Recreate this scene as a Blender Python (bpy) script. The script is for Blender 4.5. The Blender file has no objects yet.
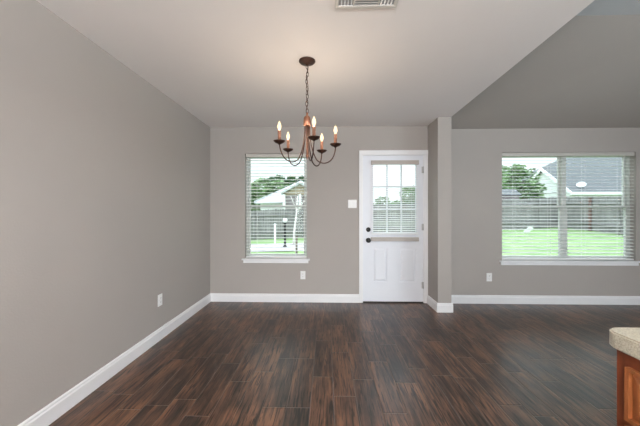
import bpy, bmesh, math, random
from mathutils import Vector, Matrix, noise
random.seed(7)
S = bpy.context.scene
C = S.collection
R = math.radians

# ------------------------------------------------------------------ camera
cam_d = bpy.data.cameras.new('camera'); cam = bpy.data.objects.new('camera', cam_d); C.objects.link(cam)
cam_d.sensor_width = 36.0; cam_d.lens = 284.0/640.0*36.0; cam_d.clip_start = 0.05; cam_d.clip_end = 300
cam.location = (0, 0, 1.24)
cam.rotation_euler = (R(90), 0, math.atan(7/284.0))
S.camera = cam

# ------------------------------------------------------------------ world, lights, exposure
S.view_settings.view_transform = 'Standard'; S.view_settings.look = 'None'
S.view_settings.exposure = 0.22; S.view_settings.gamma = 1.0; S.view_settings.use_curve_mapping = False
w = bpy.data.worlds.new('overcast_sky'); S.world = w; w.use_nodes = True
nt = w.node_tree; bg = nt.nodes['Background']
tc = nt.nodes.new('ShaderNodeTexCoord'); sp = nt.nodes.new('ShaderNodeSeparateXYZ'); cr = nt.nodes.new('ShaderNodeValToRGB')
nt.links.new(tc.outputs['Generated'], sp.inputs[0]); nt.links.new(sp.outputs['Z'], cr.inputs[0])
cr.color_ramp.elements[0].position = 0.0; cr.color_ramp.elements[0].color = (0.27, 0.285, 0.295, 1)
cr.color_ramp.elements[1].position = 0.65; cr.color_ramp.elements[1].color = (0.80, 0.90, 1.0, 1)
q_ = cr.color_ramp.elements.new(0.2); q_.color = (0.34, 0.375, 0.40, 1)
nt.links.new(cr.outputs[0], bg.inputs[0]); bg.inputs[1].default_value = 3.8

def area(name, loc, size, size_y, rot, power, color):
    l = bpy.data.lights.new(name, 'AREA'); l.shape = 'RECTANGLE'; l.size = size; l.size_y = size_y
    l.energy = power; l.color = color
    o = bpy.data.objects.new(name, l); C.objects.link(o); o.location = loc; o.rotation_euler = rot
    return o
# unseen fill lights added at the rear wall, right wall and overhead
area('fill_kitchen', (-0.1, -3.92, 1.3), 2.5, 2.0, (R(90), 0, 0), 160, (0.93, 0.96, 1.0))
area('fill_living', (3.4, -3.92, 1.25), 1.6, 1.4, (R(90), 0, 0), 6, (0.9, 0.95, 1.0))
area('fill_side', (5.12, -0.4, 1.35), 2.6, 1.7, (R(90), 0, R(90)), 95, (0.80, 0.92, 1.0))
area('fill_overhead', (0.1, -1.4, 2.33), 1.2, 0.4, (0, 0, 0), 45, (1.0, 0.95, 0.9))
# upward fill lights added behind the viewpoint to brighten the ceiling
for px_ in (-0.6, 0.75): area('fill_upward', (px_, -0.9, 1.93), 0.3, 0.3, (R(180), 0, 0), 106, (1.0, 0.97, 0.95))

# ------------------------------------------------------------------ materials
def mat(name, col, rough=0.5, metal=0.0, var=0.0, vscale=8.0, bump=0.0, bscale=60.0, stretch=None, spec=0.5):
    m = bpy.data.materials.new(name); m.use_nodes = True
    n = m.node_tree; b = n.nodes['Principled BSDF']
    b.inputs['Roughness'].default_value = rough; b.inputs['Metallic'].default_value = metal
    b.inputs['Specular IOR Level'].default_value = spec
    t = n.nodes.new('ShaderNodeTexCoord'); mp = n.nodes.new('ShaderNodeMapping')
    n.links.new(t.outputs['Object'], mp.inputs[0])
    if stretch: mp.inputs['Scale'].default_value = stretch
    ns = n.nodes.new('ShaderNodeTexNoise'); ns.inputs['Scale'].default_value = vscale; ns.inputs['Detail'].default_value = 4
    n.links.new(mp.outputs[0], ns.inputs[0])
    r = n.nodes.new('ShaderNodeValToRGB')
    lo = [max(0, c*(1-var)) for c in col]; hi = [min(1, c*(1+var)) for c in col]
    r.color_ramp.elements[0].position = 0.3; r.color_ramp.elements[0].color = (*lo, 1)
    r.color_ramp.elements[1].position = 0.7; r.color_ramp.elements[1].color = (*hi, 1)
    n.links.new(ns.outputs[0], r.inputs[0]); n.links.new(r.outputs[0], b.inputs['Base Color'])
    if bump:
        n2 = n.nodes.new('ShaderNodeTexNoise'); n2.inputs['Scale'].default_value = bscale; n2.inputs['Detail'].default_value = 3
        n.links.new(mp.outputs[0], n2.inputs[0])
        bp = n.nodes.new('ShaderNodeBump'); bp.inputs['Strength'].default_value = bump; bp.inputs['Distance'].default_value = 0.004
        n.links.new(n2.outputs[0], bp.inputs['Height']); n.links.new(bp.outputs[0], b.inputs['Normal'])
    return m

def emat(name, col, st):
    m = bpy.data.materials.new(name); m.use_nodes = True
    b = m.node_tree.nodes['Principled BSDF']
    b.inputs['Base Color'].default_value = (*col, 1)
    b.inputs['Emission Color'].default_value = (*col, 1); b.inputs['Emission Strength'].default_value = st
    return m

def glass_mat():
    m = bpy.data.materials.new('window_glass'); m.use_nodes = True
    n = m.node_tree; n.nodes.clear()
    out = n.nodes.new('ShaderNodeOutputMaterial'); mx = n.nodes.new('ShaderNodeMixShader')
    tr = n.nodes.new('ShaderNodeBsdfTransparent'); gl = n.nodes.new('ShaderNodeBsdfGlossy'); gl.inputs['Roughness'].default_value = 0.02
    fr = n.nodes.new('ShaderNodeFresnel'); fr.inputs[0].default_value = 1.1
    tr.inputs[0].default_value = (0.95, 0.98, 0.97, 1)
    n.links.new(fr.outputs[0], mx.inputs[0]); n.links.new(tr.outputs[0], mx.inputs[1]); n.links.new(gl.outputs[0], mx.inputs[2])
    n.links.new(mx.outputs[0], out.inputs[0])
    return m

def floor_mat():
    m = bpy.data.materials.new('wood_look_plank_tile'); m.use_nodes = True
    n = m.node_tree; b = n.nodes['Principled BSDF']; L = n.links.new
    def N(t): return n.nodes.new(t)
    def M(op, a, bb=None, c=None):
        q = N('ShaderNodeMath'); q.operation = op
        for i, v in enumerate((a, bb, c)):
            if v is None: continue
            if isinstance(v, (int, float)): q.inputs[i].default_value = v
            else: L(v, q.inputs[i])
        return q.outputs[0]
    t = N('ShaderNodeTexCoord'); s = N('ShaderNodeSeparateXYZ'); L(t.outputs['Object'], s.inputs[0])
    W, LN = 0.152, 0.61
    cx = M('DIVIDE', M('ADD', s.outputs['X'], 20.02), W); col = M('FLOOR', cx); fx = M('FRACT', cx)
    wn = N('ShaderNodeTexWhiteNoise'); wn.noise_dimensions = '1D'; L(col, wn.inputs['W'])
    cy = M('ADD', M('DIVIDE', M('ADD', s.outputs['Y'], 20), LN), wn.outputs[0]); row = M('FLOOR', cy); fy = M('FRACT', cy)
    cb = N('ShaderNodeCombineXYZ'); L(col, cb.inputs[0]); L(row, cb.inputs[1])
    w2 = N('ShaderNodeTexWhiteNoise'); w2.noise_dimensions = '3D'; L(cb.outputs[0], w2.inputs['Vector'])
    rnd = w2.outputs['Value']
    # grain coordinate, shifted plank by plank
    gc = N('ShaderNodeCombineXYZ')
    L(M('ADD', s.outputs['X'], M('MULTIPLY', rnd, 37.0)), gc.inputs[0])
    L(M('ADD', M('MULTIPLY', s.outputs['Y'], 0.07), M('MULTIPLY', rnd, 11.0)), gc.inputs[1]); L(M('MULTIPLY', rnd, 5), gc.inputs[2])
    g1 = N('ShaderNodeTexNoise'); g1.inputs['Scale'].default_value = 40; g1.inputs['Detail'].default_value = 6; g1.inputs['Roughness'].default_value = 0.62
    g1.inputs['Distortion'].default_value = 0.5
    L(gc.outputs[0], g1.inputs[0])
    gc2 = N('ShaderNodeCombineXYZ')
    L(M('ADD', s.outputs['X'], M('MULTIPLY', rnd, 17.0)), gc2.inputs[0])
    L(M('ADD', M('MULTIPLY', s.outputs['Y'], 0.3), M('MULTIPLY', rnd, 7.0)), gc2.inputs[1])
    g2 = N('ShaderNodeTexNoise'); g2.inputs['Scale'].default_value = 11; g2.inputs['Detail'].default_value = 3
    L(gc2.outputs[0], g2.inputs[0])
    gc3 = N('ShaderNodeCombineXYZ')
    L(M('ADD', s.outputs['X'], M('MULTIPLY', rnd, 23.0)), gc3.inputs[0])
    L(M('ADD', M('MULTIPLY', s.outputs['Y'], 0.065), M('MULTIPLY', rnd, 9.0)), gc3.inputs[1])
    g3 = N('ShaderNodeTexNoise'); g3.inputs['Scale'].default_value = 62; g3.inputs['Detail'].default_value = 3; g3.inputs['Distortion'].default_value = 1.2
    L(gc3.outputs[0], g3.inputs[0])
    streak = N('ShaderNodeMapRange'); L(g3.outputs[0], streak.inputs[0])
    streak.inputs[1].default_value = 0.50; streak.inputs[2].default_value = 0.62; streak.inputs[3].default_value = 0.0; streak.inputs[4].default_value = 0.95
    f = M('ADD', M('ADD', M('MULTIPLY', g1.outputs[0], 0.6), M('MULTIPLY', g2.outputs[0], 0.7)), M('MULTIPLY', rnd, 0.17))
    f = M('SUBTRACT', f, 0.20)
    r = N('ShaderNodeValToRGB'); L(f, r.inputs[0]); e = r.color_ramp.elements
    e[0].position = 0.36; e[0].color = (0.022, 0.015, 0.012, 1)
    e[1].position = 0.72; e[1].color = (0.180, 0.086, 0.046, 1)
    for p, c in ((0.46, (0.050, 0.028, 0.019, 1)), (0.57, (0.100, 0.050, 0.030, 1))):
        q = e.new(p); q.color = c
    ms = N('ShaderNodeMixRGB'); L(streak.outputs[0], ms.inputs[0]); L(r.outputs[0], ms.inputs[1]); ms.inputs[2].default_value = (0.010, 0.007, 0.006, 1)
    r = ms
    # joints
    ex = M('MINIMUM', fx, M('SUBTRACT', 1.0, fx)); ey = M('MINIMUM', fy, M('SUBTRACT', 1.0, fy))
    jx = M('MULTIPLY', ex, W); jy = M('MULTIPLY', ey, LN)
    j = M('LESS_THAN', M('MINIMUM', jx, jy), 0.0018)
    mx = N('ShaderNodeMixRGB'); L(j, mx.inputs[0]); L(r.outputs[0], mx.inputs[1]); mx.inputs[2].default_value = (0.075, 0.055, 0.042, 1)
    L(mx.outputs[0], b.inputs['Base Color'])
    rr = N('ShaderNodeMapRange'); L(g1.outputs[0], rr.inputs[0]); rr.inputs[3].default_value = 0.37; rr.inputs[4].default_value = 0.25; b.inputs['Specular IOR Level'].default_value = 0.48
    L(rr.outputs[0], b.inputs['Roughness'])
    sm = N('ShaderNodeMapRange'); L(M('MINIMUM', jx, jy), sm.inputs[0]); sm.inputs[1].default_value = 0; sm.inputs[2].default_value = 0.004
    h = M('ADD', M('MULTIPLY', g1.outputs[0], 0.9), M('MULTIPLY', sm.outputs[0], 0.8))
    bp = N('ShaderNodeBump'); bp.inputs['Strength'].default_value = 0.55; bp.inputs['Distance'].default_value = 0.003
    L(h, bp.inputs['Height']); L(bp.outputs[0], b.inputs['Normal'])
    return m

def board_mat(name, col, dark, width, rough=0.8, axis='X'):
    """weathered vertical boards: tone varies board to board"""
    m = mat(name, col, rough, var=0.25, vscale=3, stretch=(6, 6, 0.6))
    return m

WALL = mat('greige_wall_paint', (0.405, 0.376, 0.350), 0.85, var=0.012, vscale=2, bump=0.18, bscale=90, spec=0.25)
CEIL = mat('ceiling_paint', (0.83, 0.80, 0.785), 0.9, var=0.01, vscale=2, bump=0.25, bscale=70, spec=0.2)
VAULT = mat('vault_ceiling_tone', (0.37, 0.345, 0.315), 0.9, var=0.01, vscale=2, bump=0.25, bscale=70, spec=0.2)  # vault toned darker and browner than the low ceiling
HIGH = mat('high_ceiling_tone', (0.48, 0.505, 0.51), 0.9, var=0.01, bump=0.2)  # cooler, lighter tone than the vault
TRIM = mat('white_trim_paint', (0.83, 0.83, 0.84), 0.35, var=0.01)
DOORW = mat('door_white_paint', (0.80, 0.82, 0.87), 0.35, var=0.01)
VINYL = mat('window_vinyl', (0.52, 0.53, 0.50), 0.4, var=0.01)  # vinyl colour darkened to hold the shade on the backlit frames
SLAT = mat('blind_slat_white', (0.86, 0.86, 0.85), 0.45, var=0.01)
HEADR = mat('headrail_greige', (0.52, 0.50, 0.46), 0.5, var=0.02)
BEIGE = mat('blind_rail_beige', (0.46, 0.42, 0.38), 0.5, var=0.04)
PLATE = mat('plate_plastic', (0.84, 0.84, 0.83), 0.3, var=0.01)
DARK = mat('slot_dark', (0.02, 0.02, 0.02), 0.6, var=0.1)
DUCT = mat('duct_grey', (0.30, 0.31, 0.32), 0.6, var=0.1)
BLACK = mat('black_hardware', (0.012, 0.012, 0.013), 0.3, metal=0.4, var=0.1)
STEEL = mat('satin_hinge', (0.5, 0.5, 0.5), 0.35, metal=0.8, var=0.05)
BRONZE = mat('dark_bronze_metal', (0.07, 0.035, 0.025), 0.42, metal=0.7, var=0.3, vscale=40)
COPPER = mat('rubbed_copper_metal', (0.30, 0.14, 0.09), 0.4, metal=0.75, var=0.3, vscale=30)
SLEEVE = mat('candle_sleeve_brown', (0.27, 0.12, 0.07), 0.6, var=0.25, vscale=40)
def bulb_mat():
    m = bpy.data.materials.new('lit_bulb_glass'); m.use_nodes = True
    n = m.node_tree; n.nodes.clear()
    out = n.nodes.new('ShaderNodeOutputMaterial'); mx = n.nodes.new('ShaderNodeMixShader'); mx.inputs[0].default_value = 0.55
    tr = n.nodes.new('ShaderNodeBsdfTransparent'); em = n.nodes.new('ShaderNodeEmission')
    em.inputs[0].default_value = (1.0, 0.76, 0.42, 1); em.inputs[1].default_value = 2.2
    n.links.new(tr.outputs[0], mx.inputs[1]); n.links.new(em.outputs[0], mx.inputs[2]); n.links.new(mx.outputs[0], out.inputs[0])
    return m
BULB = bulb_mat()
GLASS = glass_mat()
FLOOR = floor_mat()
WOODC = mat('cherry_cabinet_wood', (0.13, 0.032, 0.012), 0.35, var=0.5, vscale=5, bump=0.05, stretch=(6, 6, 0.8))
WOODL = mat('cherry_panel_wood', (0.24, 0.08, 0.026), 0.35, var=0.4, vscale=5, stretch=(6, 6, 0.8))
COUNTER = mat('speckled_laminate', (0.40, 0.375, 0.30), 0.35, var=0.3, vscale=260)
ALU = mat('threshold_dark', (0.05, 0.045, 0.04), 0.5, metal=0.4, var=0.1)
GRASS = mat('lawn_grass', (0.19, 0.29, 0.105), 0.9, var=0.3, vscale=1.4, bump=0.6, bscale=40)
FENCE = mat('weathered_fence_wood', (0.21, 0.20, 0.195), 0.85, var=0.35, vscale=2.5, stretch=(5, 5, 0.5))
FENCER = mat('reddish_fence_wood', (0.17, 0.10, 0.085), 0.85, var=0.3, vscale=3)
CONC = mat('pale_concrete', (0.36, 0.335, 0.325), 0.9, var=0.06, vscale=3)
ROOF = mat('grey_shingles', (0.12, 0.125, 0.13), 0.9, var=0.2, vscale=6, stretch=(1, 3, 3))
ROOFL = mat('pale_shingles', (0.52, 0.52, 0.53), 0.9, var=0.12, vscale=6)
SIDING = mat('pale_siding', (0.75, 0.75, 0.74), 0.8, var=0.05)
TANSID = mat('tan_siding', (0.42, 0.33, 0.25), 0.8, var=0.15, vscale=5)
BRICK = mat('mauve_brick', (0.26, 0.22, 0.225), 0.85, var=0.2, vscale=4)
WHITE = mat('white_outdoor_paint', (0.9, 0.9, 0.9), 0.5, var=0.01)
BARK = mat('tree_bark', (0.13, 0.09, 0.07), 0.9, var=0.3, vscale=20)
PALEBARK = mat('pale_bark', (0.75, 0.70, 0.66), 0.9, var=0.15, vscale=20)
LEAFA = mat('leaf_mid_green', (0.07, 0.15, 0.055), 0.6, var=0.5, vscale=1.5)
LEAFB = mat('leaf_light_green', (0.20, 0.30, 0.14), 0.6, var=0.45, vscale=1.2)

# ------------------------------------------------------------------ mesh helpers
class MB:
    def __init__(s): s.bm = bmesh.new()
    def box(s, a, b, bev=0.0):
        t = bmesh.new(); r = bmesh.ops.create_cube(t, size=1)
        c = [(a[i]+b[i])/2 for i in range(3)]; d = [abs(b[i]-a[i]) for i in range(3)]
        for v in t.verts: v.co = Vector([v.co[i]*d[i]+c[i] for i in range(3)])
        if bev: bmesh.ops.bevel(t, geom=t.edges[:]+t.verts[:], offset=bev, segments=2, affect='EDGES', profile=0.6)
        s.merge(t); return s
    def merge(s, t, mtx=None):
        if mtx: bmesh.ops.transform(t, matrix=mtx, verts=t.verts)
        me = bpy.data.meshes.new('t'); t.to_mesh(me); t.free(); s.bm.from_mesh(me); bpy.data.meshes.remove(me)
    def lathe(s, prof, n=20, mtx=None):
        t = bmesh.new(); rings = []
        for r, z in prof:
            rings.append([t.verts.new((r*math.cos(2*math.pi*k/n), r*math.sin(2*math.pi*k/n), z)) for k in range(n)])
        for a, b in zip(rings, rings[1:]):
            for k in range(n):
                t.faces.new((a[k], a[(k+1) % n], b[(k+1) % n], b[k]))
        t.faces.new(rings[0][::-1]); t.faces.new(rings[-1])
        bmesh.ops.remove_doubles(t, verts=t.verts, dist=1e-6)
        bmesh.ops.recalc_face_normals(t, faces=t.faces)
        for f in t.faces: f.smooth = True
        s.merge(t, mtx); return s
    def tube(s, pts, rad, n=8, closed=False):
        pts = [Vector(p) for p in pts]; t = bmesh.new(); rings = []
        m = len(pts); up = None
        for i, p in enumerate(pts):
            if closed: d = pts[(i+1) % m]-pts[i-1]
            else: d = pts[min(i+1, m-1)]-pts[max(i-1, 0)]
            d.normalize()
            if up is None:
                up = d.orthogonal().normalized()
            up = (up - d*up.dot(d)).normalized(); q = d.cross(up)
            r = rad[i] if isinstance(rad, (list, tuple)) else rad
            rings.append([t.verts.new(p + (up*math.cos(2*math.pi*k/n)+q*math.sin(2*math.pi*k/n))*r) for k in range(n)])
        prs = list(zip(rings, rings[1:]))
        if closed: prs.append((rings[-1], rings[0]))
        for a, b in prs:
            for k in range(n): t.faces.new((a[k], a[(k+1) % n], b[(k+1) % n], b[k]))
        if not closed: t.faces.new(rings[0][::-1]); t.faces.new(rings[-1])
        bmesh.ops.recalc_face_normals(t, faces=t.faces)
        for f in t.faces: f.smooth = True
        s.merge(t); return s
    def prism(s, poly, d):      # polygon (list of 3D points) extruded by vector d
        t = bmesh.new(); d = Vector(d)
        a = [t.verts.new(Vector(p)) for p in poly]; b = [t.verts.new(Vector(p)+d) for p in poly]
        t.faces.new(a); t.faces.new(b[::-1]); k = len(poly)
        for i in range(k): t.faces.new((a[i], a[(i+1) % k], b[(i+1) % k], b[i]))
        bmesh.ops.recalc_face_normals(t, faces=t.faces)
        s.merge(t); return s
    def build(s, name, m, parent=None, label=None, kind=None):
        me = bpy.data.meshes.new(name); s.bm.to_mesh(me); s.bm.free(); me.materials.append(m)
        o = bpy.data.objects.new(name, me); C.objects.link(o)
        if parent:
            # meshes are written in world coordinates: take the parent's place out
            me.transform(Matrix.Translation(-world_loc(parent))); o.parent = parent
        if label: o['label'] = label
        if kind: o['kind'] = kind
        return o
def world_loc(o):
    v = Vector((0, 0, 0))
    while o: v += o.location; o = o.parent
    return v
def place(o, p):                # put a top-level mesh's origin at p
    p = Vector(p); o.data.transform(Matrix.Translation(-p)); o.location = p; return o
def tag(o, label=None, cat=None, group=None, kind=None):
    if label: o['label'] = label
    if cat: o['category'] = cat
    if group: o['group'] = group
    if kind: o['kind'] = kind
    return o
def empty(name, loc, label=None, cat=None, group=None, kind=None):
    o = bpy.data.objects.new(name, None); C.objects.link(o); o.location = loc; o.empty_display_size = 0.1
    return tag(o, label, cat, group, kind)

# ------------------------------------------------------------------ dimensions
XL, XR, YB, YF = -1.640, 5.2, 3.95, -4.0
H, HV, HF = 2.44, 2.395, 2.94
EX, EXF = 1.56, 1.50          # edge of the low dining ceiling
YV = 2.50           # where the vault meets the high flat ceiling
T = 0.15

# ------------------------------------------------------------------ setting
MB().box((XL-T, YF-T, -0.12), (XR+T, YB+T-0.001, 0)).build('floor', FLOOR, kind='structure')
MB().box((XL-T, YF-T, 0), (XL, YB, H)).build('wall_left', WALL, kind='structure')
W5 = (-1.75, 0.95, 0.5, 2.2)  # opening added for the side fill light
MB().box((XR, YF-T, 0), (XR+T, W5[0], 3.1)).box((XR, W5[1], 0), (XR+T, YB+T, 3.1)).box((XR, W5[0], 0), (XR+T, W5[1], W5[2])).box((XR, W5[0], W5[3]), (XR+T, W5[1], 3.1)).build('wall_right', WALL, kind='structure')

def wall_y(name, x0, x1, y0, y1, z1, holes, m):
    """wall along X with rectangular holes (x0,x1,z0,z1), in one mesh"""
    b = MB(); xs = sorted(holes); cur = x0
    for hx0, hx1, hz0, hz1 in xs:
        b.box((cur, y0, 0), (hx0, y1, z1))
        if hz0 > 0: b.box((hx0, y0, 0), (hx1, y1, hz0))
        b.box((hx0, y0, hz1), (hx1, y1, z1)); cur = hx1
    b.box((cur, y0, 0), (x1, y1, z1))
    bmesh.ops.remove_doubles(b.bm, verts=b.bm.verts, dist=1e-5)
    return b.build(name, m, kind='structure')
W1 = (-1.148, -0.278, 0.605, 2.072)
D1 = (0.488, 1.336, 0.0, 2.045)
W2 = (2.396, 4.184, 0.59, 2.069)
wall_y('wall_back', XL-T, XR, YB, YB+T, H, [W1, D1, W2], WALL)
W3 = (-1.35, 1.15, 0.3, 2.3); W4 = (2.6, 4.2, 0.55, 1.95)  # openings added for the rear fill lights
wall_y('wall_front', XL-T, XR, YF-T, YF, 3.1, [W3, W4], WALL)
# wall end that juts out beside the door and carries the edge of the dining ceiling
PX0, PX1, PY = 1.388, 1.555, 3.59
MB().box((PX0, PY, 0), (PX1, YB, H+0.0)).build('wall_pier', WALL, kind='structure')
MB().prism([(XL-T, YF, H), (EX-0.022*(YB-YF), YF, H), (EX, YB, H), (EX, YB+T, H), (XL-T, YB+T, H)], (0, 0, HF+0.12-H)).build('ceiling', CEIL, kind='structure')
b = MB()
x_ = EX-0.022*(YB-YF)
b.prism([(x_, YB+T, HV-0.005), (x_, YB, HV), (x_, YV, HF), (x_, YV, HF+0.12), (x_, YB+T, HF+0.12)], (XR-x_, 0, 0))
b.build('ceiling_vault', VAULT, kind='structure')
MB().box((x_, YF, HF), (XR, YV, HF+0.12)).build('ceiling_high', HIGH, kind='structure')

# baseboards with a moulded top
def baseboard(name, p0, p1, nrm):
    p0 = Vector((*p0, 0)); p1 = Vector((*p1, 0)); n = Vector((*nrm, 0))
    pr = [(0, 0), (0.016, 0), (0.016, 0.088), (0.011, 0.097), (0.011, 0.106), (0.006, 0.114), (0, 0.114)]
    return MB().prism([p0+n*a+Vector((0, 0, z)) for a, z in pr], p1-p0).build(name, TRIM, kind='structure')
baseboard('baseboard_left', (XL, YF), (XL, YB), (1, 0))
baseboard('baseboard_back', (XL, YB), (0.444, YB), (0, -1))
baseboard('baseboard_pier', (PX0, YB-0.018), (PX0, PY), (-1, 0))
baseboard('baseboard_pier_front', (PX0-0.016, PY), (PX1+0.016, PY), (0, -1))
baseboard('baseboard_pier_side', (PX1, PY), (PX1, YB), (1, 0))
baseboard('baseboard_back_right', (PX1, YB), (XR, YB), (0, -1))
baseboard('baseboard_right', (XR, YF), (XR, YB), (-1, 0))

# ------------------------------------------------------------------ windows
def ring(b, x0, x1, z0, z1, y0, y1, w):
    b.box((x0, y0, z0), (x0+w, y1, z1)).box((x1-w, y0, z0), (x1, y1, z1))
    b.box((x0+w, y0, z0), (x1-w, y1, z0+w)).box((x0+w, y0, z1-w), (x1-w, y1, z1)); return b
def window(name, hole, units, lockside=0):
    x0, x1, z0, z1 = hole
    r = empty(name, ((x0+x1)/2, YB+0.1, z0), kind='structure')
    fy0, fy1 = YB+0.075, YB+0.145
    fb = ring(MB(), x0, x1, z0, z1, fy0, fy1, 0.020)
    mull = 0.055
    uw = (x1-x0-mull*(units-1))/units
    for k in range(1, units):
        mx = x0+k*uw+(k-1)*mull; fb.box((mx, fy0, z0+0.028), (mx+mull, fy1, z1-0.028))
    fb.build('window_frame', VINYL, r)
    zm = (z0+z1)/2-0.005
    for k in range(units):
        a = x0+k*(uw+mull)+(0.028 if k == 0 else 0); c = x0+k*(uw+mull)+uw-(0.028 if k == units-1 else 0)
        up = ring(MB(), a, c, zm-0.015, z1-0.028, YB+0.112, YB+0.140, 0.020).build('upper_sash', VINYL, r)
        MB().box((a+0.026, YB+0.124, zm+0.011), (c-0.026, YB+0.128, z1-0.054)).build('glass_pane', GLASS, up)
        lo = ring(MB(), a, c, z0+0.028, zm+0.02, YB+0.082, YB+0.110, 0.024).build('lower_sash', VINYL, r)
        MB().box((a+0.034, YB+0.094, z0+0.062), (c-0.034, YB+0.098, zm-0.014)).build('glass_pane', GLASS, lo)
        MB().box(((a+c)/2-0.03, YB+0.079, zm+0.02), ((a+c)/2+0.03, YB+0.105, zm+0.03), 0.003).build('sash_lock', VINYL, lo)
    # stool and apron
    s = MB().box((x0-0.04, YB-0.035, z0-0.022), (x1+0.04, YB, z0), 0.004)
    s.box((x0, YB-0.002, z0-0.022), (x1, YB+0.075, z0+0.002)); s.build('window_sill', TRIM, r)
    MB().box((x0-0.02, YB-0.016, z0-0.062), (x1+0.02, YB, z0-0.022), 0.003).build('window_apron', TRIM, r)
    return r
window('window_1', W1, 1)
window('window_2', W2, 2)

def slats(b, x0, x1, z0, z1, pitch, depth, yc, tilt, th=0.0028):
    n = int((z1-z0)/pitch)
    for k in range(n+1):
        z = z0+k*pitch
        # shallow crowned slat: 4-point section
        pts = []
        for s_ in (-0.5, -0.2, 0.2, 0.5):
            y = s_*depth; c = 0.0025*(1-(2*s_)**2)*depth/0.05
            pts.append((y*math.cos(tilt)-c*math.sin(tilt), y*math.sin(tilt)+c*math.cos(tilt)))
        poly = [(x0, yc+y, z+q) for y, q in pts]+[(x0, yc+y, z+q-th) for y, q in reversed(pts)]
        b.prism(poly, (x1-x0, 0, 0))
    return b
def blind(hole, label, cords, tilt=6):
    x0, x1, z0, z1 = hole; x0 += 0.008; x1 -= 0.008
    yc = YB+0.040
    r = empty('window_blind', ((x0+x1)/2, yc, z1), label, 'blind')
    MB().box((x0, yc-0.03, z1-0.05), (x1, yc+0.025, z1-0.002), 0.003).build('headrail', HEADR, r)
    slats(MB(), x0+0.004, x1-0.004, z0+0.06, z1-0.075, 0.0455, 0.050, yc, R(tilt), 0.0042).build('slats', SLAT, r)
    MB().box((x0+0.004, yc-0.026, z0+0.010), (x1-0.004, yc+0.026, z0+0.028), 0.004).build('bottom_rail', SLAT, r)
    for cx in cords:
        q = x0+(x1-x0)*cx
        MB().box((q-0.001, yc-0.027, z0+0.02), (q+0.001, yc-0.0255, z1-0.05)).box((q-0.001, yc+0.0255, z0+0.02), (q+0.001, yc+0.027, z1-0.05)).build('ladder_cord', SLAT, r)
    if cords[0] != 0.1: return r
    qx = x1-0.05
    MB().tube([(qx, yc-0.034, z1-0.05), (qx, yc-0.036, z1-0.70)], 0.0015, 5).lathe([(0.002, 0.03), (0.006, 0.02), (0.009, 0.0), (0.004, -0.002)], 10, Matrix.Translation((qx, yc-0.036, z1-0.73))).build('pull_cord', BEIGE, r)
    return r
blind(W1, 'white horizontal slat blind in the narrow window beside the door', (0.18, 0.82), -1)
blind(W2, 'wide white horizontal slat blind in the double window on the right', (0.1, 0.37, 0.63, 0.9))
# unseen windows added behind the camera to house the rear fill lights
for nm, hole in (('added_window_3', W3), ('added_window_4', W4)):
    x0, x1, z0, z1 = hole
    r = empty(nm, ((x0+x1)/2, YF-0.08, z0), kind='structure')
    fb = ring(MB(), x0, x1, z0, z1, YF-0.12, YF-0.05, 0.05); xm = (x0+x1)/2
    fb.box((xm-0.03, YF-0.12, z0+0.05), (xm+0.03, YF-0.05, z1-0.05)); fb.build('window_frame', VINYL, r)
    MB().box((x0+0.05, YF-0.09, z0+0.05), (x1-0.05, YF-0.085, z1-0.05)).build('glass_pane', GLASS, r)

r = empty('added_window_5', (XR+0.09, -0.4, W5[2]), kind='structure')  # unseen side window, added as a source for light on the left wall
fb = MB().box((XR+0.05, W5[0], W5[2]), (XR+0.12, W5[0]+0.05, W5[3])).box((XR+0.05, W5[1]-0.05, W5[2]), (XR+0.12, W5[1], W5[3]))
fb.box((XR+0.05, W5[0]+0.05, W5[2]), (XR+0.12, W5[1]-0.05, W5[2]+0.05)).box((XR+0.05, W5[0]+0.05, W5[3]-0.05), (XR+0.12, W5[1]-0.05, W5[3]))
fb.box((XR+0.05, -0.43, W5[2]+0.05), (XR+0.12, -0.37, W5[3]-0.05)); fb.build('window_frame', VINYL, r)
MB().box((XR+0.085, W5[0]+0.05, W5[2]+0.05), (XR+0.09, W5[1]-0.05, W5[3]-0.05)).build('glass_pane', GLASS, r)

# ------------------------------------------------------------------ door
dx0, dx1, dz = 0.499, 1.325, 2.034
cas = MB()
cy = YB-0.018
def casing_bar(b, a, c): b.box(a, c, 0.004)
casing_bar(cas, (0.444, cy, 0), (0.492, YB, 2.092)); casing_bar(cas, (1.332, cy, 0), (PX0-0.001, YB, 2.092)); casing_bar(cas, (0.444, cy-0.002, 2.040), (PX0-0.001, YB, 2.105))
cas.box((D1[0], YB-0.002, 0), (D1[0]+0.010, YB+T, D1[3])).box((D1[1]-0.010, YB-0.002, 0), (D1[1], YB+T, D1[3])).box((D1[0], YB-0.002, D1[3]-0.010), (D1[1], YB+T, D1[3]))
cas.build('trim_1', TRIM, kind='structure')
door = empty('door_1', ((dx0+dx1)/2, YB+0.03, 0.0), kind='structure')
DY0, DY1 = YB+0.005, YB+0.045
gx0, gx1, gz0, gz1 = 0.637, 1.228, 0.963, 1.932
slab = MB()
slab.box((dx0, DY0, 0.016), (gx0, DY1, dz)).box((gx1, DY0, 0.016), (dx1, DY1, dz))
slab.box((gx0, DY0, gz1), (gx1, DY1, dz))
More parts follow.
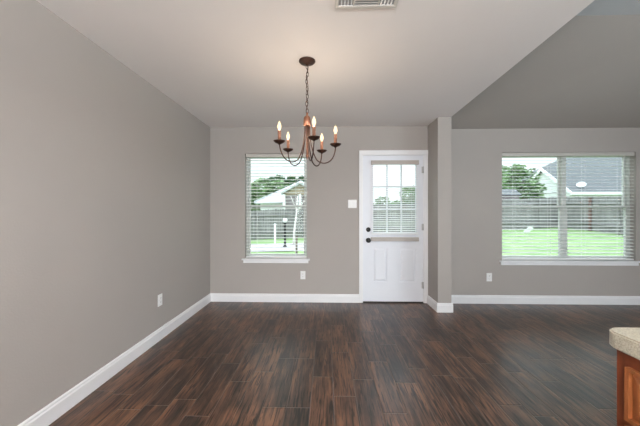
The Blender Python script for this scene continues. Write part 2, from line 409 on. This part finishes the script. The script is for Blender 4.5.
# lower part with two recessed, raised-centre panels
px = [(0.625, 0.832), (1.000, 1.207)]; pz = (0.285, 0.757)
slab.box((gx0, DY0+0.0, pz[1]), (gx1, DY1, gz0)).box((gx0, DY0, 0.016), (gx1, DY1, pz[0]))
slab.box((px[0][1], DY0, pz[0]), (px[1][0], DY1, pz[1]))
slab.box((gx0, DY0+0.012, pz[0]), (px[0][1], DY1, pz[1])).box((px[1][0], DY0+0.012, pz[0]), (gx1, DY1, pz[1]))
slab.build('door_leaf', DOORW, door)
for a, c in ((gx0, px[0][1]), (px[1][0], gx1)):
    o = MB()
    q = 0.035
    t = bmesh.new()
    ys, yr = DY0+0.012, DY0+0.002
    outer = [(a+0.012, ys, pz[0]+0.012), (c-0.012, ys, pz[0]+0.012), (c-0.012, ys, pz[1]-0.012), (a+0.012, ys, pz[1]-0.012)]
    inner = [(a+q, yr, pz[0]+q), (c-q, yr, pz[0]+q), (c-q, yr, pz[1]-q), (a+q, yr, pz[1]-q)]
    vo = [t.verts.new(v) for v in outer]; vi = [t.verts.new(v) for v in inner]
    t.faces.new(vi); t.faces.new(vo[::-1])
    for i in range(4): t.faces.new((vo[i], vo[(i+1) % 4], vi[(i+1) % 4], vi[i]))
    bmesh.ops.recalc_face_normals(t, faces=t.faces)
    o.merge(t); o.build('raised_panel', DOORW, door)
lite = ring(MB(), gx0-0.028, gx1+0.028, gz0-0.028, gz1+0.028, DY0-0.012, DY0, 0.032).build('glass_frame', DOORW, door)
gp = MB().box((gx0, DY0+0.018, gz0), (gx1, DY0+0.022, gz1)).build('glass_pane', GLASS, door)
mb = MB()
for k in (1, 2):
    x = gx0+(gx1-gx0)*k/3; z = gz0+(gz1-gz0)*k/3
    mb.box((x-0.010, DY0+0.008, gz0), (x+0.010, DY0+0.032, gz1)); mb.box((gx0, DY0+0.010, z-0.010), (gx1, DY0+0.030, z+0.010))
mb.build('muntins', DOORW, door)
# mini blind fixed to the door leaf
byc = DY0-0.028
bl = MB().box((gx0-0.03, byc-0.016, 1.905), (gx1+0.03, byc+0.016, 1.962), 0.003).build('door_blind', BEIGE, door, label='beige headrail of the door blind')
slats(MB(), gx0-0.02, gx1+0.02, 0.975, 1.895, 0.0255, 0.024, byc, R(20), 0.0014).build('slats', SLAT, bl, label='thin white blind slats')
MB().box((gx0-0.02, byc-0.012, 0.945), (gx1+0.02, byc+0.012, 0.960), 0.003).build('bottom_rail', SLAT, bl)
MB().box((gx0-0.03, byc-0.016, 0.853), (gx1+0.03, DY0, 0.905), 0.004).build('holding_rail', BEIGE, bl, label='beige rail under the door glass')
for q in (0.12, 0.88):
    x = gx0+(gx1-gx0)*q
    MB().box((x-0.0008, byc-0.0135, 0.95), (x+0.0008, byc-0.0125, 1.91)).build('ladder_cord', SLAT, bl)
def knobpos(z): return Matrix.Translation((0.572, DY0, z)) @ Matrix.Rotation(R(90), 4, 'X')
MB().lathe([(0.033, 0.0), (0.034, 0.006), (0.028, 0.011), (0.012, 0.013), (0.010, 0.03), (0.020, 0.034), (0.028, 0.044), (0.029, 0.054), (0.022, 0.063), (0.0, 0.066)], 24, knobpos(0.862)).build('door_knob', BLACK, door, label='black round knob')
MB().lathe([(0.031, 0.0), (0.032, 0.008), (0.026, 0.013), (0.010, 0.015), (0.0, 0.0155)], 24, knobpos(1.010)).box((0.566, DY0-0.030, 0.996), (0.578, DY0-0.012, 1.024), 0.003).build('deadbolt', BLACK, door, label='black deadbolt turn')
for z in (1.835, 1.046, 0.244):
    MB().tube([(1.3285, YB-0.004, z-0.045), (1.3285, YB-0.004, z+0.045)], 0.0075, 10).box((1.306, DY0-0.0018, z-0.045), (1.326, DY0, z+0.045)).build('hinge', STEEL, door, label='grey metal hinge')
MB().box((D1[0]+0.01, YB-0.01, 0), (D1[1]-0.01, YB+T, 0.014), 0.003).build('trim_2', ALU, kind='structure')

# ------------------------------------------------------------------ plates on the walls
def plate(name, label, cat, loc, rz, w_, kind, group=None):
    """built facing -Y at the origin, then turned"""
    r = empty(name, loc, label, cat, group); r.rotation_euler = (0, 0, rz)
    def part(b, nm, m, lab=None):
        me = bpy.data.meshes.new(nm); b.bm.to_mesh(me); b.bm.free(); me.materials.append(m)
        o = bpy.data.objects.new(nm, me); C.objects.link(o); o.parent = r
        if lab: o['label'] = lab
        return o
    part(MB().box((-w_/2, -0.006, -0.057), (w_/2, 0, 0.057), 0.003), 'cover_plate', PLATE)
    if kind == 'outlet':
        for z in (-0.02, 0.02):
            part(MB().box((-0.0165, -0.009, z-0.014), (0.0165, -0.004, z+0.014), 0.004), 'socket', PLATE)
            s = MB()
            for sx in (-0.006, 0.006): s.box((sx-0.001, -0.0095, z-0.002), (sx+0.001, -0.0085, z+0.007))
            s.box((-0.002, -0.0095, z-0.009), (0.002, -0.0085, z-0.005))
            part(s, 'slots', DARK)
    else:
        for x in (-0.023, 0.023):
            part(MB().box((x-0.0165, -0.009, -0.033), (x+0.0165, -0.004, 0.033), 0.002), 'rocker', PLATE)
    return r
plate('wall_outlet', 'white outlet plate low on the long left wall', 'outlet', (XL, 2.747, 0.386), R(90), 0.070, 'outlet')
plate('wall_outlet', 'white outlet plate on the back wall under the narrow window', 'outlet', (-0.335, YB, 0.375), 0, 0.070, 'outlet')
plate('wall_outlet', 'white outlet plate on the back wall left of the double window', 'outlet', (2.222, YB, 0.360), 0, 0.072, 'outlet')
plate('light_switch', 'white double rocker switch plate left of the door', 'switch', (0.352, YB, 1.366), 0, 0.118, 'switch')

# ------------------------------------------------------------------ ceiling register
vx0, vx1, vy0, vy1 = 0.045, 0.402, 1.40, 1.662
v = empty('ceiling_vent', ((vx0+vx1)/2, (vy0+vy1)/2, H), 'white metal air vent in the ceiling at the top of the view', 'vent')
fr = MB(); zt = H
fr.box((vx0, vy0, zt-0.008), (vx1, vy0+0.022, zt), 0.003).box((vx0, vy1-0.022, zt-0.008), (vx1, vy1, zt), 0.003)
fr.box((vx0, vy0+0.02, zt-0.008), (vx0+0.022, vy1-0.02, zt), 0.003).box((vx1-0.022, vy0+0.02, zt-0.008), (vx1, vy1-0.02, zt), 0.003)
fr.box((vx0+0.105, vy0+0.02, zt-0.007), (vx0+0.112, vy1-0.02, zt)).box((vx1-0.112, vy0+0.02, zt-0.007), (vx1-0.105, vy1-0.02, zt))
VENTM = mat('vent_metal', (0.62, 0.60, 0.56), 0.5, var=0.02)
fr.build('vent_frame', VENTM, v)
MB().box((vx0+0.015, vy0+0.015, zt-0.0015), (vx1-0.015, vy1-0.015, zt-0.0002)).build('duct_backing', DUCT, v)  # grey sheet stands in for the shaded hollow behind the louvers
lv = MB()
for k in range(4):
    for sx, base in ((1, vx0+0.034), (-1, vx1-0.034)):
        x = base+sx*k*0.019
        lv.prism([(x, vy0+0.02, zt-0.008), (x+0.0015, vy0+0.02, zt-0.008), (x+sx*0.006+0.0015, vy0+0.02, zt-0.0015), (x+sx*0.006, vy0+0.02, zt-0.0015)], (0, vy1-vy0-0.04, 0))
for k in range(12):
    y = vy0+0.03+k*0.018
    lv.prism([(vx0+0.112, y, zt-0.008), (vx0+0.112, y+0.0015, zt-0.008), (vx0+0.112, y+0.0185, zt-0.0025), (vx0+0.112, y+0.017, zt-0.0020)], (vx1-vx0-0.224, 0, 0))
lv.build('louvers', TRIM, v)

# ------------------------------------------------------------------ chandelier
CX, CY = -0.157, 2.237
ch = empty('chandelier', (CX, CY, H), 'five-arm bronze candle chandelier hanging from the ceiling with lit bulbs', 'chandelier')
TR = lambda z=0: Matrix.Translation((CX, CY, z))
MB().lathe([(0.064, H), (0.065, H-0.006), (0.058, H-0.014), (0.038, H-0.020), (0.014, H-0.026), (0.008, H-0.034), (0.0, H-0.035)], 28, TR()).build('canopy', BRONZE, ch)
chain = MB(); ztop, zbot = H-0.032, 2.028; nl = 13; step = (ztop-zbot)/nl
for k in range(nl):
    zc = ztop-(k+0.5)*step; hh = step*0.68; ww = 0.009; a = (k % 2)*R(90)+R(20)
    wob = 0.004*math.sin(k*1.1)
    pts = []
    for i in range(14):
        q = 2*math.pi*i/14
        x = ww*math.cos(q); z = hh*math.sin(q)
        pts.append((CX+wob+x*math.cos(a), CY+x*math.sin(a), zc+z))
    chain.tube(pts, 0.0022, 6, closed=True)
chain.build('chain', BRONZE, ch)
MB().tube([(CX+0.008*math.sin(i*0.9), CY+0.006*math.cos(i*0.8), ztop-(ztop-zbot)*i/20) for i in range(21)], 0.0022, 6).build('cord', BRONZE, ch, label='thin dark supply cord woven through the chain')
MB().lathe([(0.004, 2.035), (0.009, 2.025), (0.007, 2.010), (0.018, 2.003), (0.026, 1.990), (0.029, 1.965), (0.030, 1.930), (0.026, 1.925), (0.0, 1.924)], 24, TR()).build('hub', COPPER, ch, label='copper-toned bell at the top of the arms')
MB().lathe([(0.007, 1.93), (0.007, 1.70), (0.011, 1.695), (0.012, 1.685), (0.006, 1.672), (0.002, 1.660), (0.0, 1.659)], 14, TR()).build('center_rod', COPPER, ch, label='thin copper-toned rod with pointed finial')
def bez(p, n):
    out = []
    for i in range(n+1):
        t = i/n; q = [Vector(v) for v in p]
        while len(q) > 1: q = [q[j].lerp(q[j+1], t) for j in range(len(q)-1)]
        out.append(q[0])
    return out
CUPZ = 1.768
for k, (deg_, ARM_R) in enumerate(((-5, 0.224), (61, 0.232), (139, 0.226), (213, 0.236), (286, 0.235))):
    a = R(deg_); ca, sa = math.cos(a), math.sin(a)
    prof = bez([(0.019, 1.928), (0.021, 1.84), (0.030, 1.74), (0.075, 1.66)], 12) + bez([(0.075, 1.66), (0.12, 1.605), (0.225, 1.62), (ARM_R, 1.765)], 14)[1:]
    arm = MB().tube([(CX+p[0]*ca, CY+p[0]*sa, p[1]) for p in prof], 0.0048, 8).build('arm', BRONZE, ch)
    x, y = CX+ARM_R*ca, CY+ARM_R*sa; t = Matrix.Translation((x, y, CUPZ))
    MB().lathe([(0.005, -0.020), (0.012, -0.012), (0.030, -0.006), (0.043, 0.006), (0.045, 0.010), (0.041, 0.010), (0.026, 0.003), (0.013, 0.004), (0.0, 0.004)], 24, t).build('drip_pan', BRONZE, arm)
    MB().lathe([(0.012, 0.004), (0.0125, 0.083), (0.010, 0.086), (0.0, 0.087)], 16, t).build('candle_sleeve', SLEEVE, arm, label='brown candle sleeve')
    MB().lathe([(0.006, 0.087), (0.0075, 0.094), (0.0125, 0.104), (0.0150, 0.116), (0.0125, 0.130), (0.0065, 0.146), (0.0015, 0.158), (0.0, 0.159)], 16, t).build('bulb', BULB, arm, label='lit flame-shaped bulb')
    l = bpy.data.lights.new('bulb_light', 'POINT'); l.energy = 3.1; l.color = (1.0, 0.80, 0.60); l.shadow_soft_size = 0.006
    lo_ = bpy.data.objects.new('bulb_light', l); C.objects.link(lo_); lo_.location = (x, y, CUPZ+0.116)

# ------------------------------------------------------------------ kitchen peninsula
kx, ky = 0.768, 0.816
ct = MB(); t = bmesh.new(); r_ = 0.040
poly = []
for i in range(9):
    q = R(90)+R(90)*i/8; poly.append((kx+r_+r_*math.cos(q), ky-r_+r_*math.sin(q)))
poly += [(kx, -1.2), (1.43, -1.2), (1.43, ky)]
zb, zt_ = 0.8765, 0.921
vs = [t.verts.new((x, y, zb)) for x, y in poly]; f = t.faces.new(vs)
e = bmesh.ops.extrude_face_region(t, geom=[f]); 
for q in e['geom']:
    if isinstance(q, bmesh.types.BMVert): q.co.z = zt_
bmesh.ops.recalc_face_normals(t, faces=t.faces)
bmesh.ops.bevel(t, geom=[q for q in t.edges if abs(q.verts[0].co.z-q.verts[1].co.z) < 1e-6], offset=0.004, segments=2, affect='EDGES')
ct.merge(t)
ctp = place(ct.build('countertop', COUNTER), (1.1, -0.2, 0.8765)); tag(ctp, 'speckled beige laminate countertop with a rounded corner, on the cherry cabinet', 'countertop')
bx0, by1 = 0.774, 0.790
cab = empty('kitchen_cabinet', (1.1, -0.2, 0), 'cherry-stained wooden base cabinet under the beige countertop', 'cabinet')
bd = MB().box((bx0+0.012, -1.18, 0.10), (1.40, by1, 0.876)).box((bx0+0.08, -1.18, 0.0), (1.36, by1-0.02, 0.10))
bd.build('cabinet_body', WOODC, cab)
def front(nm, y0, y1, z0, z1):
    b = ring_x(MB(), y0, y1, z0, z1, bx0, bx0+0.0118, 0.010)
    o = b.build(nm, WOODL, cab)
    t = bmesh.new()
    A = [(bx0+0.011, y0+0.010, z0+0.010), (bx0+0.011, y1-0.010, z0+0.010), (bx0+0.011, y1-0.010, z1-0.010), (bx0+0.011, y0+0.010, z1-0.010)]
    q = 0.03
    B = [(bx0+0.003, y0+q, z0+q), (bx0+0.003, y1-q, z0+q), (bx0+0.003, y1-q, z1-q), (bx0+0.003, y0+q, z1-q)]
    va = [t.verts.new(v) for v in A]; vb = [t.verts.new(v) for v in B]
    t.faces.new(vb); t.faces.new(va[::-1])
    for i in range(4): t.faces.new((va[i], va[(i+1) % 4], vb[(i+1) % 4], vb[i]))
    bmesh.ops.recalc_face_normals(t, faces=t.faces)
    m2 = MB(); m2.merge(t); m2.build('raised_panel', WOODL, o)
    return o
def ring_x(b, y0, y1, z0, z1, x0, x1, w_):
    b.box((x0, y0, z0), (x1, y0+w_, z1)).box((x0, y1-w_, z0), (x1, y1, z1))
    b.box((x0, y0+w_, z0), (x1, y1-w_, z0+w_)).box((x0, y0+w_, z1-w_), (x1, y1-w_, z1)); return b
for k in range(3):
    y1 = by1-0.031-k*0.62; y0 = y1-0.58
    d = front('drawer', y0, y1, 0.702, 0.840)
    MB().lathe([(0.006, 0), (0.006, 0.012), (0.015, 0.02), (0.012, 0.028), (0, 0.03)], 14, Matrix.Translation((bx0+0.004, (y0+y1)/2, 0.757)) @ Matrix.Rotation(R(-90), 4, 'Y')).build('knob', STEEL, d)
    d = front('cabinet_door', y0, y1, 0.13, 0.688)
    MB().lathe([(0.006, 0), (0.006, 0.012), (0.015, 0.02), (0.012, 0.028), (0, 0.03)], 14, Matrix.Translation((bx0, y0+0.05, 0.62)) @ Matrix.Rotation(R(-90), 4, 'Y')).build('knob', STEEL, d)
# unseen housing added behind the camera for the overhead fill light
kf = empty('fill_light_housing', (0.1, -1.4, H), 'added white rectangular housing of the fill light behind the viewpoint', 'light')
MB().box((-0.55, -1.65, H-0.05), (0.75, -1.15, H), 0.01).build('housing', TRIM, kf)

for px_, wh in ((-0.6, 'left'), (0.75, 'right')):  # two unseen pendants added to carry the upward fill
    pl = empty('added_pendant', (px_, -0.9, H), 'added white bowl pendant for fill light behind the viewpoint, the %s one' % wh, 'lamp')
    MB().tube([(px_, -0.9, H), (px_, -0.9, 1.86)], 0.006, 8).build('stem', STEEL, pl)
    MB().lathe([(0.02, 1.84), (0.12, 1.86), (0.19, 1.90), (0.21, 1.94), (0.20, 1.94), (0.18, 1.905), (0.11, 1.87), (0.0, 1.86)], 24, Matrix.Translation((px_, -0.9, 0))).build('added_shade', TRIM, pl)

# ------------------------------------------------------------------ outdoors
TH = math.atan(7/284.0)
def P(u, y, Y):         # point seen at pixel (u, y) standing on the plane at depth Y
    lat = (u-320)/284.0; dx = lat*math.cos(TH)-math.sin(TH); dy = math.cos(TH)+lat*math.sin(TH)
    k = Y/dy; return Vector((dx*k, Y, 1.24+(213-y)/284.0*k))
def ground(x, y):
    f = min(1.0, max(0.0, (y-4.1)/12.3)); zf = -0.33+(x+4.5)*0.043
    zf = max(-0.45, min(0.42, zf))
    return -0.16*(1-f)+zf*f
def grid(name, x0, x1, y0, y1, nx, ny, m, lift=0.0):
    b = MB(); vs = [[b.bm.verts.new((x0+(x1-x0)*i/nx, y0+(y1-y0)*j/ny, ground(x0+(x1-x0)*i/nx, y0+(y1-y0)*j/ny)+lift)) for i in range(nx+1)] for j in range(ny+1)]
    for j in range(ny):
        for i in range(nx): b.bm.faces.new((vs[j][i], vs[j][i+1], vs[j+1][i+1], vs[j+1][i]))
    return b.build(name, m, kind='structure')
grid('lawn', -40, 45, YB+T, 60, 60, 40, GRASS)
grid('paving', -6.5, 0.6, 10.4, 13.4, 20, 8, CONC, 0.02)
grid('patio', 0.1, 1.9, YB+T, 6.2, 6, 6, CONC, 0.03)

def fence(label, a, c, hgt, n_post, group, redpost=(), post_at=None):
    a = Vector(a); c = Vector(c); d = (c-a); L_ = d.length; d.normalize(); nrm = Vector((d.y, -d.x))
    mid = (a+c)/2
    r = empty('wooden_fence', (mid.x, mid.y, ground(mid.x, mid.y)), label, 'fence')
    pk = MB(); k = 0; s_ = 0.0
    while s_ < L_-0.1:
        p = a+d*(s_+0.07); z = ground(p.x, p.y); hv = hgt+random.uniform(-0.02, 0.02); hw = 0.066
        q = [Vector((p.x, p.y, 0))-Vector((*d, 0))*hw, Vector((p.x, p.y, 0))+Vector((*d, 0))*hw]
        off = Vector((*nrm, 0))*random.uniform(0.0, 0.006)
        poly = [q[0]+off+Vector((0, 0, z)), q[1]+off+Vector((0, 0, z)), q[1]+off+Vector((0, 0, z+hv-0.03)), q[1]+off-Vector((*d, 0))*0.03+Vector((0, 0, z+hv)), q[0]+off+Vector((*d, 0))*0.03+Vector((0, 0, z+hv)), q[0]+off+Vector((0, 0, z+hv-0.03))]
        pk.prism(poly, Vector((*nrm, 0))*0.018); s_ += 0.142
    pk.build('pickets', FENCE, r)
    for hz in (0.35, hgt-0.35):
        t1 = MB(); pts = []
        for i in range(21):
            p = a+d*(L_*i/20)+nrm*0.045; pts.append((p.x, p.y, ground(p.x, p.y)+hz))
        t1.tube(pts, 0.04, 4); t1.build('rail', FENCE, r)
    for i in range(n_post):
        p = a+d*(post_at[i] if post_at else L_*(i+0.5)/n_post)+nrm*0.09; z = ground(p.x, p.y)
        MB().box((p.x-0.045, p.y-0.045, z-0.05), (p.x+0.045, p.y+0.045, z+hgt-0.05)).build('post', FENCER if i in redpost else FENCE, r)
    return r
fence('weathered grey board fence running across the back of the yard', (-10, 16.4), (13.15, 16.4), 1.72, 10, None)
fence('weathered board fence on the right side of the yard with a reddish post', (13.35, 16.35), (13.35, 8.0), 1.72, 4, None, redpost=(0,), post_at=(1.7, 3.1, 5.5, 7.9))

def foliage(b, c, rx, ry, rz, n, size):
    for _ in range(n):
        while True:
            v = Vector((random.uniform(-1, 1), random.uniform(-1, 1), random.uniform(-1, 1)))
            if v.length < 1: break
        rad = 0.75+0.35*noise.noise(Vector((v.x*2+c[0], v.y*2, v.z*2)))
        v = v.normalized()*(v.length**0.4)*rad
        p = Vector((c[0]+v.x*rx, c[1]+v.y*ry, c[2]+v.z*rz))
        m = Matrix.Rotation(random.uniform(0, 6.28), 3, 'Z') @ Matrix.Rotation(random.uniform(0, 3.14), 3, 'X')
        s_ = size*random.uniform(0.6, 1.3)
        q = [b.bm.verts.new(p+m @ Vector(w_)*s_) for w_ in ((-0.5, 0, 0), (0, 0.28, 0.05), (0.5, 0, 0), (0, -0.28, 0.05))]
        b.bm.faces.new(q)
def tree(label, top, base_z, blobs, m, leaf, n, trunk_r=0.13, group=None):
    x, y, z = top
    r = empty('leafy_tree', (x, y, base_z), label, 'tree', group)
    b = MB()
    for (ox, oy, oz, rr) in blobs: foliage(b, (x+ox, y+oy, z+oz), rr*1.15, rr, rr, n, leaf)
    b.build('foliage', m, r, kind='stuff')
    t = MB().tube([(x, y, base_z), (x+0.05, y, (base_z+z)/2), (x-0.03, y, z)], [trunk_r, trunk_r*0.8, trunk_r*0.4], 8)
    for (ox, oy, oz, rr) in blobs: t.tube([(x, y, z-0.9), (x+ox*0.8, y+oy*0.8, z+oz)], [trunk_r*0.5, trunk_r*0.2], 6)
    t.build('trunk', BARK, r)
p = P(522, 184, 19.5)
tree('broad green tree beyond the fence in the left half of the double window', p, 0.3, [(0.1, 0, 0.3, 1.0), (-0.9, 0.2, 0.1, 0.9), (0.7, 0, -0.4, 0.8), (-0.4, -0.2, 0.8, 0.6), (1.0, 0, -1.0, 0.5), (-0.2, 0, -0.7, 0.9)], LEAFB, 0.26, 420)
p = P(503, 172, 22)
tree('pale tree at the left edge of the double window behind the broad one', p, 0.3, [(0, 0, -0.3, 1.0), (-0.8, 0, -0.9, 1.2), (0.3, 0, -1.2, 1.1)], LEAFB, 0.34, 350)
p = P(262, 190, 37)
tree('wide bushy green tree behind the fence seen low in the narrow window', p, -0.3, [(0, 0, 0, 1.9), (-2.2, 0, -0.4, 1.9), (2.2, 0.2, 0.1, 1.7), (0.6, 0, -1.8, 2.0), (-1.8, 0, -2.0, 1.8)], LEAFB, 0.5, 900)
p = P(279, 181, 43)
tree('dark green tree topping the pale roof in the narrow window', p, -0.3, [(0, 0, 0, 1.2), (1.9, 0, 0.1, 0.9), (-1.3, 0, -0.3, 1.1), (3.6, 0, 0.1, 0.9)], LEAFA, 0.36, 500)
p = P(411, 194, 24)
tree('small green tree seen through the right edge of the door glass', p, 0.0, [(0, 0, 0, 0.9), (-0.3, 0, -0.9, 0.7), (0.9, 0, -0.2, 0.8)], LEAFB, 0.3, 500)
p = P(383, 203, 26)
tree('low round bush seen through the middle of the door glass', p, 0.0, [(0, 0, 0, 0.8), (-1.4, 0, -0.4, 0.8), (1.3, 0, -0.3, 0.7)], LEAFB, 0.3, 350)

def roof_poly(b, pts, th=0.15):
    b.prism(pts, (0, 0, -th))
# right neighbour: hipped main roof, gable wing in front
nh = empty('neighbour_house', (20, 24, 0.2), 'neighbouring house with large grey hip roof beyond the fence', 'house')
A = (16.9, 21, 2.75); Bk = (16.9, 35, 2.75); F2 = (33, 21, 2.75); B2 = (33, 35, 2.75); r1 = (24, 28, 7.1); r2 = (27, 28, 7.1)
rb = MB(); t = bmesh.new(); V = [t.verts.new(q) for q in (A, F2, B2, Bk, r1, r2)]
for idx in ((0, 1, 5, 4), (1, 2, 5), (2, 3, 4, 5), (3, 0, 4), (0, 3, 2, 1)): t.faces.new([V[i] for i in idx])
bmesh.ops.recalc_face_normals(t, faces=t.faces); rb.merge(t)
rb.build('hip_roof', ROOF, nh)
MB().box((17.3, 21.4, 0.1), (32.6, 34.6, 2.75)).build('walls', BRICK, nh)
gw = MB(); e0 = (16.75, 19.9, 2.66); ap = (16.75, 22.65, 4.75); e1 = (16.75, 25.4, 2.66)
gr = MB(); gr.prism([e0, ap, e1, (16.75, 25.4, 2.54), (16.75, 22.65, 4.6), (16.75, 19.9, 2.54)], (12, 0, 0)); gr.build('gable_roof', ROOF, nh)
MB().prism([(16.95, 20.2, 0.1), (16.95, 20.2, 2.7), (16.95, 22.65, 4.58), (16.95, 25.1, 2.7), (16.95, 25.1, 0.1)], (11.5, 0, 0)).build('gable_wall', SIDING, nh, label='pale gable end wall')
MB().prism([(16.70, 19.85, 2.45), (16.70, 19.85, 2.70), (16.70, 22.65, 4.82), (16.70, 25.4, 2.70), (16.70, 25.4, 2.45), (16.70, 22.65, 4.55)], (0.05, 0, 0)).build('barge_board', WHITE, nh, label='white barge board')
MB().box((16.75, 19.82, 2.50), (28.7, 19.9, 2.68)).build('fascia', WHITE, nh, label='white fascia board')
for u in (612, 584):
    q = P(u, 172, 25.2); MB().tube([(q.x, q.y, 4.3), (q.x, q.y, q.z+0.45)], 0.09, 10).lathe([(0.12, 0), (0.2, 0.04), (0.05, 0.1), (0, 0.1)], 12, Matrix.Translation((q.x, q.y, q.z+0.45))).build('roof_pipe', BRICK, nh)
q = P(578.5, 185.3, 20.6)
sd = empty('satellite_dish', (q.x, q.y+0.02, 3.15), 'white oval satellite dish on the grey roof of the neighbouring house', 'satellite dish')
MB().lathe([(0.0, 0.0), (0.14, 0.015), (0.21, 0.05), (0.27, 0.08), (0.28, 0.075), (0.22, 0.035), (0.14, -0.005), (0.0, -0.02)], 24, Matrix.Translation((q.x, q.y-0.2, q.z)) @ Matrix.Rotation(R(62), 4, 'X') @ Matrix.Rotation(R(-28), 4, 'Y') @ Matrix.Diagonal((1.0, 0.75, 1, 1))).build('dish', WHITE, sd)
MB().tube([(q.x, q.y+0.1, 3.15), (q.x, q.y+0.05, q.z-0.1), (q.x, q.y-0.2, q.z)], 0.03, 8).tube([(q.x, q.y-0.2, q.z-0.2), (q.x-0.3, q.y-0.65, q.z-0.15)], 0.02, 6).build('mast', STEEL, sd)
# low roof at the left edge of the double window
gs = empty('garden_shed', (10.5, 17.6, 0.3), 'low blue-grey shed roof showing above the fence at the left of the double window', 'shed')
q = Vector((10.7, 17.6, 2.3))
MB().box((q.x-1.4, 17.05, 0.2), (q.x+0.65, 18.2, q.z)).build('shed_walls', BRICK, gs)
MB().prism([(q.x-1.5, 16.95, q.z), (q.x-1.5, 17.6, q.z+0.4), (q.x-1.5, 18.3, q.z)], (2.25, 0, 0)).build('shed_roof', ROOF, gs)
# left neighbour: big pale roof slope and a small tan gable in front
lh = empty('neighbour_house', P(290, 210, 24), 'neighbouring house with pale roof and small tan gable seen in the narrow window', 'house')
c0 = P(254, 201, 25); c1 = P(297, 180, 25); c2 = P(345, 199, 25)
MB().prism([(c0.x, 25, c0.z), (c1.x, 28.5, c1.z+0.35), (c2.x, 25, c0.z), (c2.x, 25, c0.z-0.2), (c0.x, 25, c0.z-0.2)], (0, 6, 0)).build('roof', ROOFL, lh)
MB().box((c0.x+0.5, 25.3, -0.4), (c2.x-0.5, 30.6, c0.z)).build('walls', SIDING, lh)
d0 = P(281, 194.5, 22.5); d1 = P(300, 184, 22.5); d2 = P(319, 194.5, 22.5)
MB().prism([(d0.x, 22.3, d0.z), (d0.x, 22.3, d0.z+0.16), (d1.x, 22.3, d1.z+0.16), (d2.x, 22.3, d0.z+0.16), (d2.x, 22.3, d0.z), (d1.x, 22.3, d1.z)], (0, 2.5, 0)).build('gable_roof', ROOFL, lh)
MB().prism([(d0.x+0.15, 22.6, d0.z), (d1.x, 22.6, d1.z-0.02), (d2.x-0.15, 22.6, d0.z)], (0, 1.7, 0)).build('tan_gable', TANSID, lh, label='tan gable end')
MB().box((d0.x+0.3, 22.7, -0.4), (d2.x-0.3, 24.2, d0.z)).build('entry_walls', BRICK, lh)
for u in (284, 300, 317):
    q = P(u, 200, 22.45); MB().box((q.x-0.1, 22.35, -0.35), (q.x+0.1, 22.55, d0.z)).build('porch_post', WHITE, lh)

# yard things
q = P(285, 220.5, 11.8); gz = ground(q.x, q.y)
gl = empty('garden_lamp', (q.x, q.y, gz), 'dark garden lamp post with small white globe on the lawn', 'lamp')
MB().lathe([(0.09, gz), (0.09, gz+0.04), (0.05, gz+0.08), (0.045, q.z-0.14), (0.07, q.z-0.12), (0.07, q.z-0.09), (0.0, q.z-0.088)], 12, Matrix.Translation((q.x, q.y, 0))).build('post', BLACK, gl)
MB().lathe([(0.0, -0.10), (0.05, -0.085), (0.085, -0.05), (0.1, 0), (0.085, 0.05), (0.05, 0.085), (0, 0.1)], 16, Matrix.Translation((q.x, q.y, q.z))).build('globe', WHITE, gl, label='white globe')
q = P(293.5, 240, 12.6); gz = ground(q.x, q.y)
yt = empty('young_tree', (q.x, q.y, gz), 'slender young tree with pale leaning trunk in the yard', 'tree')
tp = P(297.5, 203, 12.6)
MB().tube([(q.x, q.y, gz), (q.x+0.03, q.y, gz+0.6), (tp.x-0.05, q.y, tp.z-0.5), (tp.x, q.y, tp.z+0.3)], [0.05, 0.045, 0.035, 0.02], 8).tube([(tp.x-0.06, q.y, tp.z-0.5), (tp.x+0.35, q.y, tp.z+0.2)], [0.025, 0.01], 6).tube([(tp.x-0.05, q.y, tp.z-0.3), (tp.x-0.3, q.y, tp.z+0.3)], [0.02, 0.01], 6).build('trunk', PALEBARK, yt)
q = P(275, 236, 13.5); gz = ground(q.x, q.y)
tag(place(MB().box((q.x-0.04, q.y-0.04, gz), (q.x+0.04, q.y+0.04, P(275, 225, 13.5).z), 0.01).lathe([(0.07, 0), (0.07, 0.02), (0.0, 0.07)], 4, Matrix.Translation((q.x, q.y, P(275, 225, 13.5).z))).build('marker_post', WHITE), (q.x, q.y, gz)), 'short white post on the lawn left of the garden lamp', 'post')
q = P(296.5, 254, 9.0); gz = ground(q.x, q.y)
tag(place(MB().tube([(q.x, q.y, gz), (q.x, q.y, gz+0.65)], 0.035, 8).tube([(q.x, q.y, gz+0.65), (q.x, q.y, gz+0.68)], 0.05, 8).build('wooden_stake', BARK), (q.x, q.y, gz)), 'dark wooden stake standing near the pale paving', 'stake')
q = P(528.5, 230, 14.5); gz = ground(q.x, q.y)
mtx = Matrix.Translation((q.x, q.y, gz+0.16)) @ Matrix.Rotation(R(35), 4, 'Y') @ Matrix.Rotation(R(20), 4, 'X')
t = MB(); tb = bmesh.new(); bmesh.ops.create_cube(tb, size=1)
bmesh.ops.scale(tb, vec=(0.22, 0.05, 0.42), verts=tb.verts); bmesh.ops.bevel(tb, geom=tb.edges[:], offset=0.015, segments=2, affect='EDGES'); t.merge(tb, mtx)
tag(place(t.build('plastic_board', WHITE), (q.x, q.y, gz)), 'small white tilted board lying on the lawn before the fence', 'board')
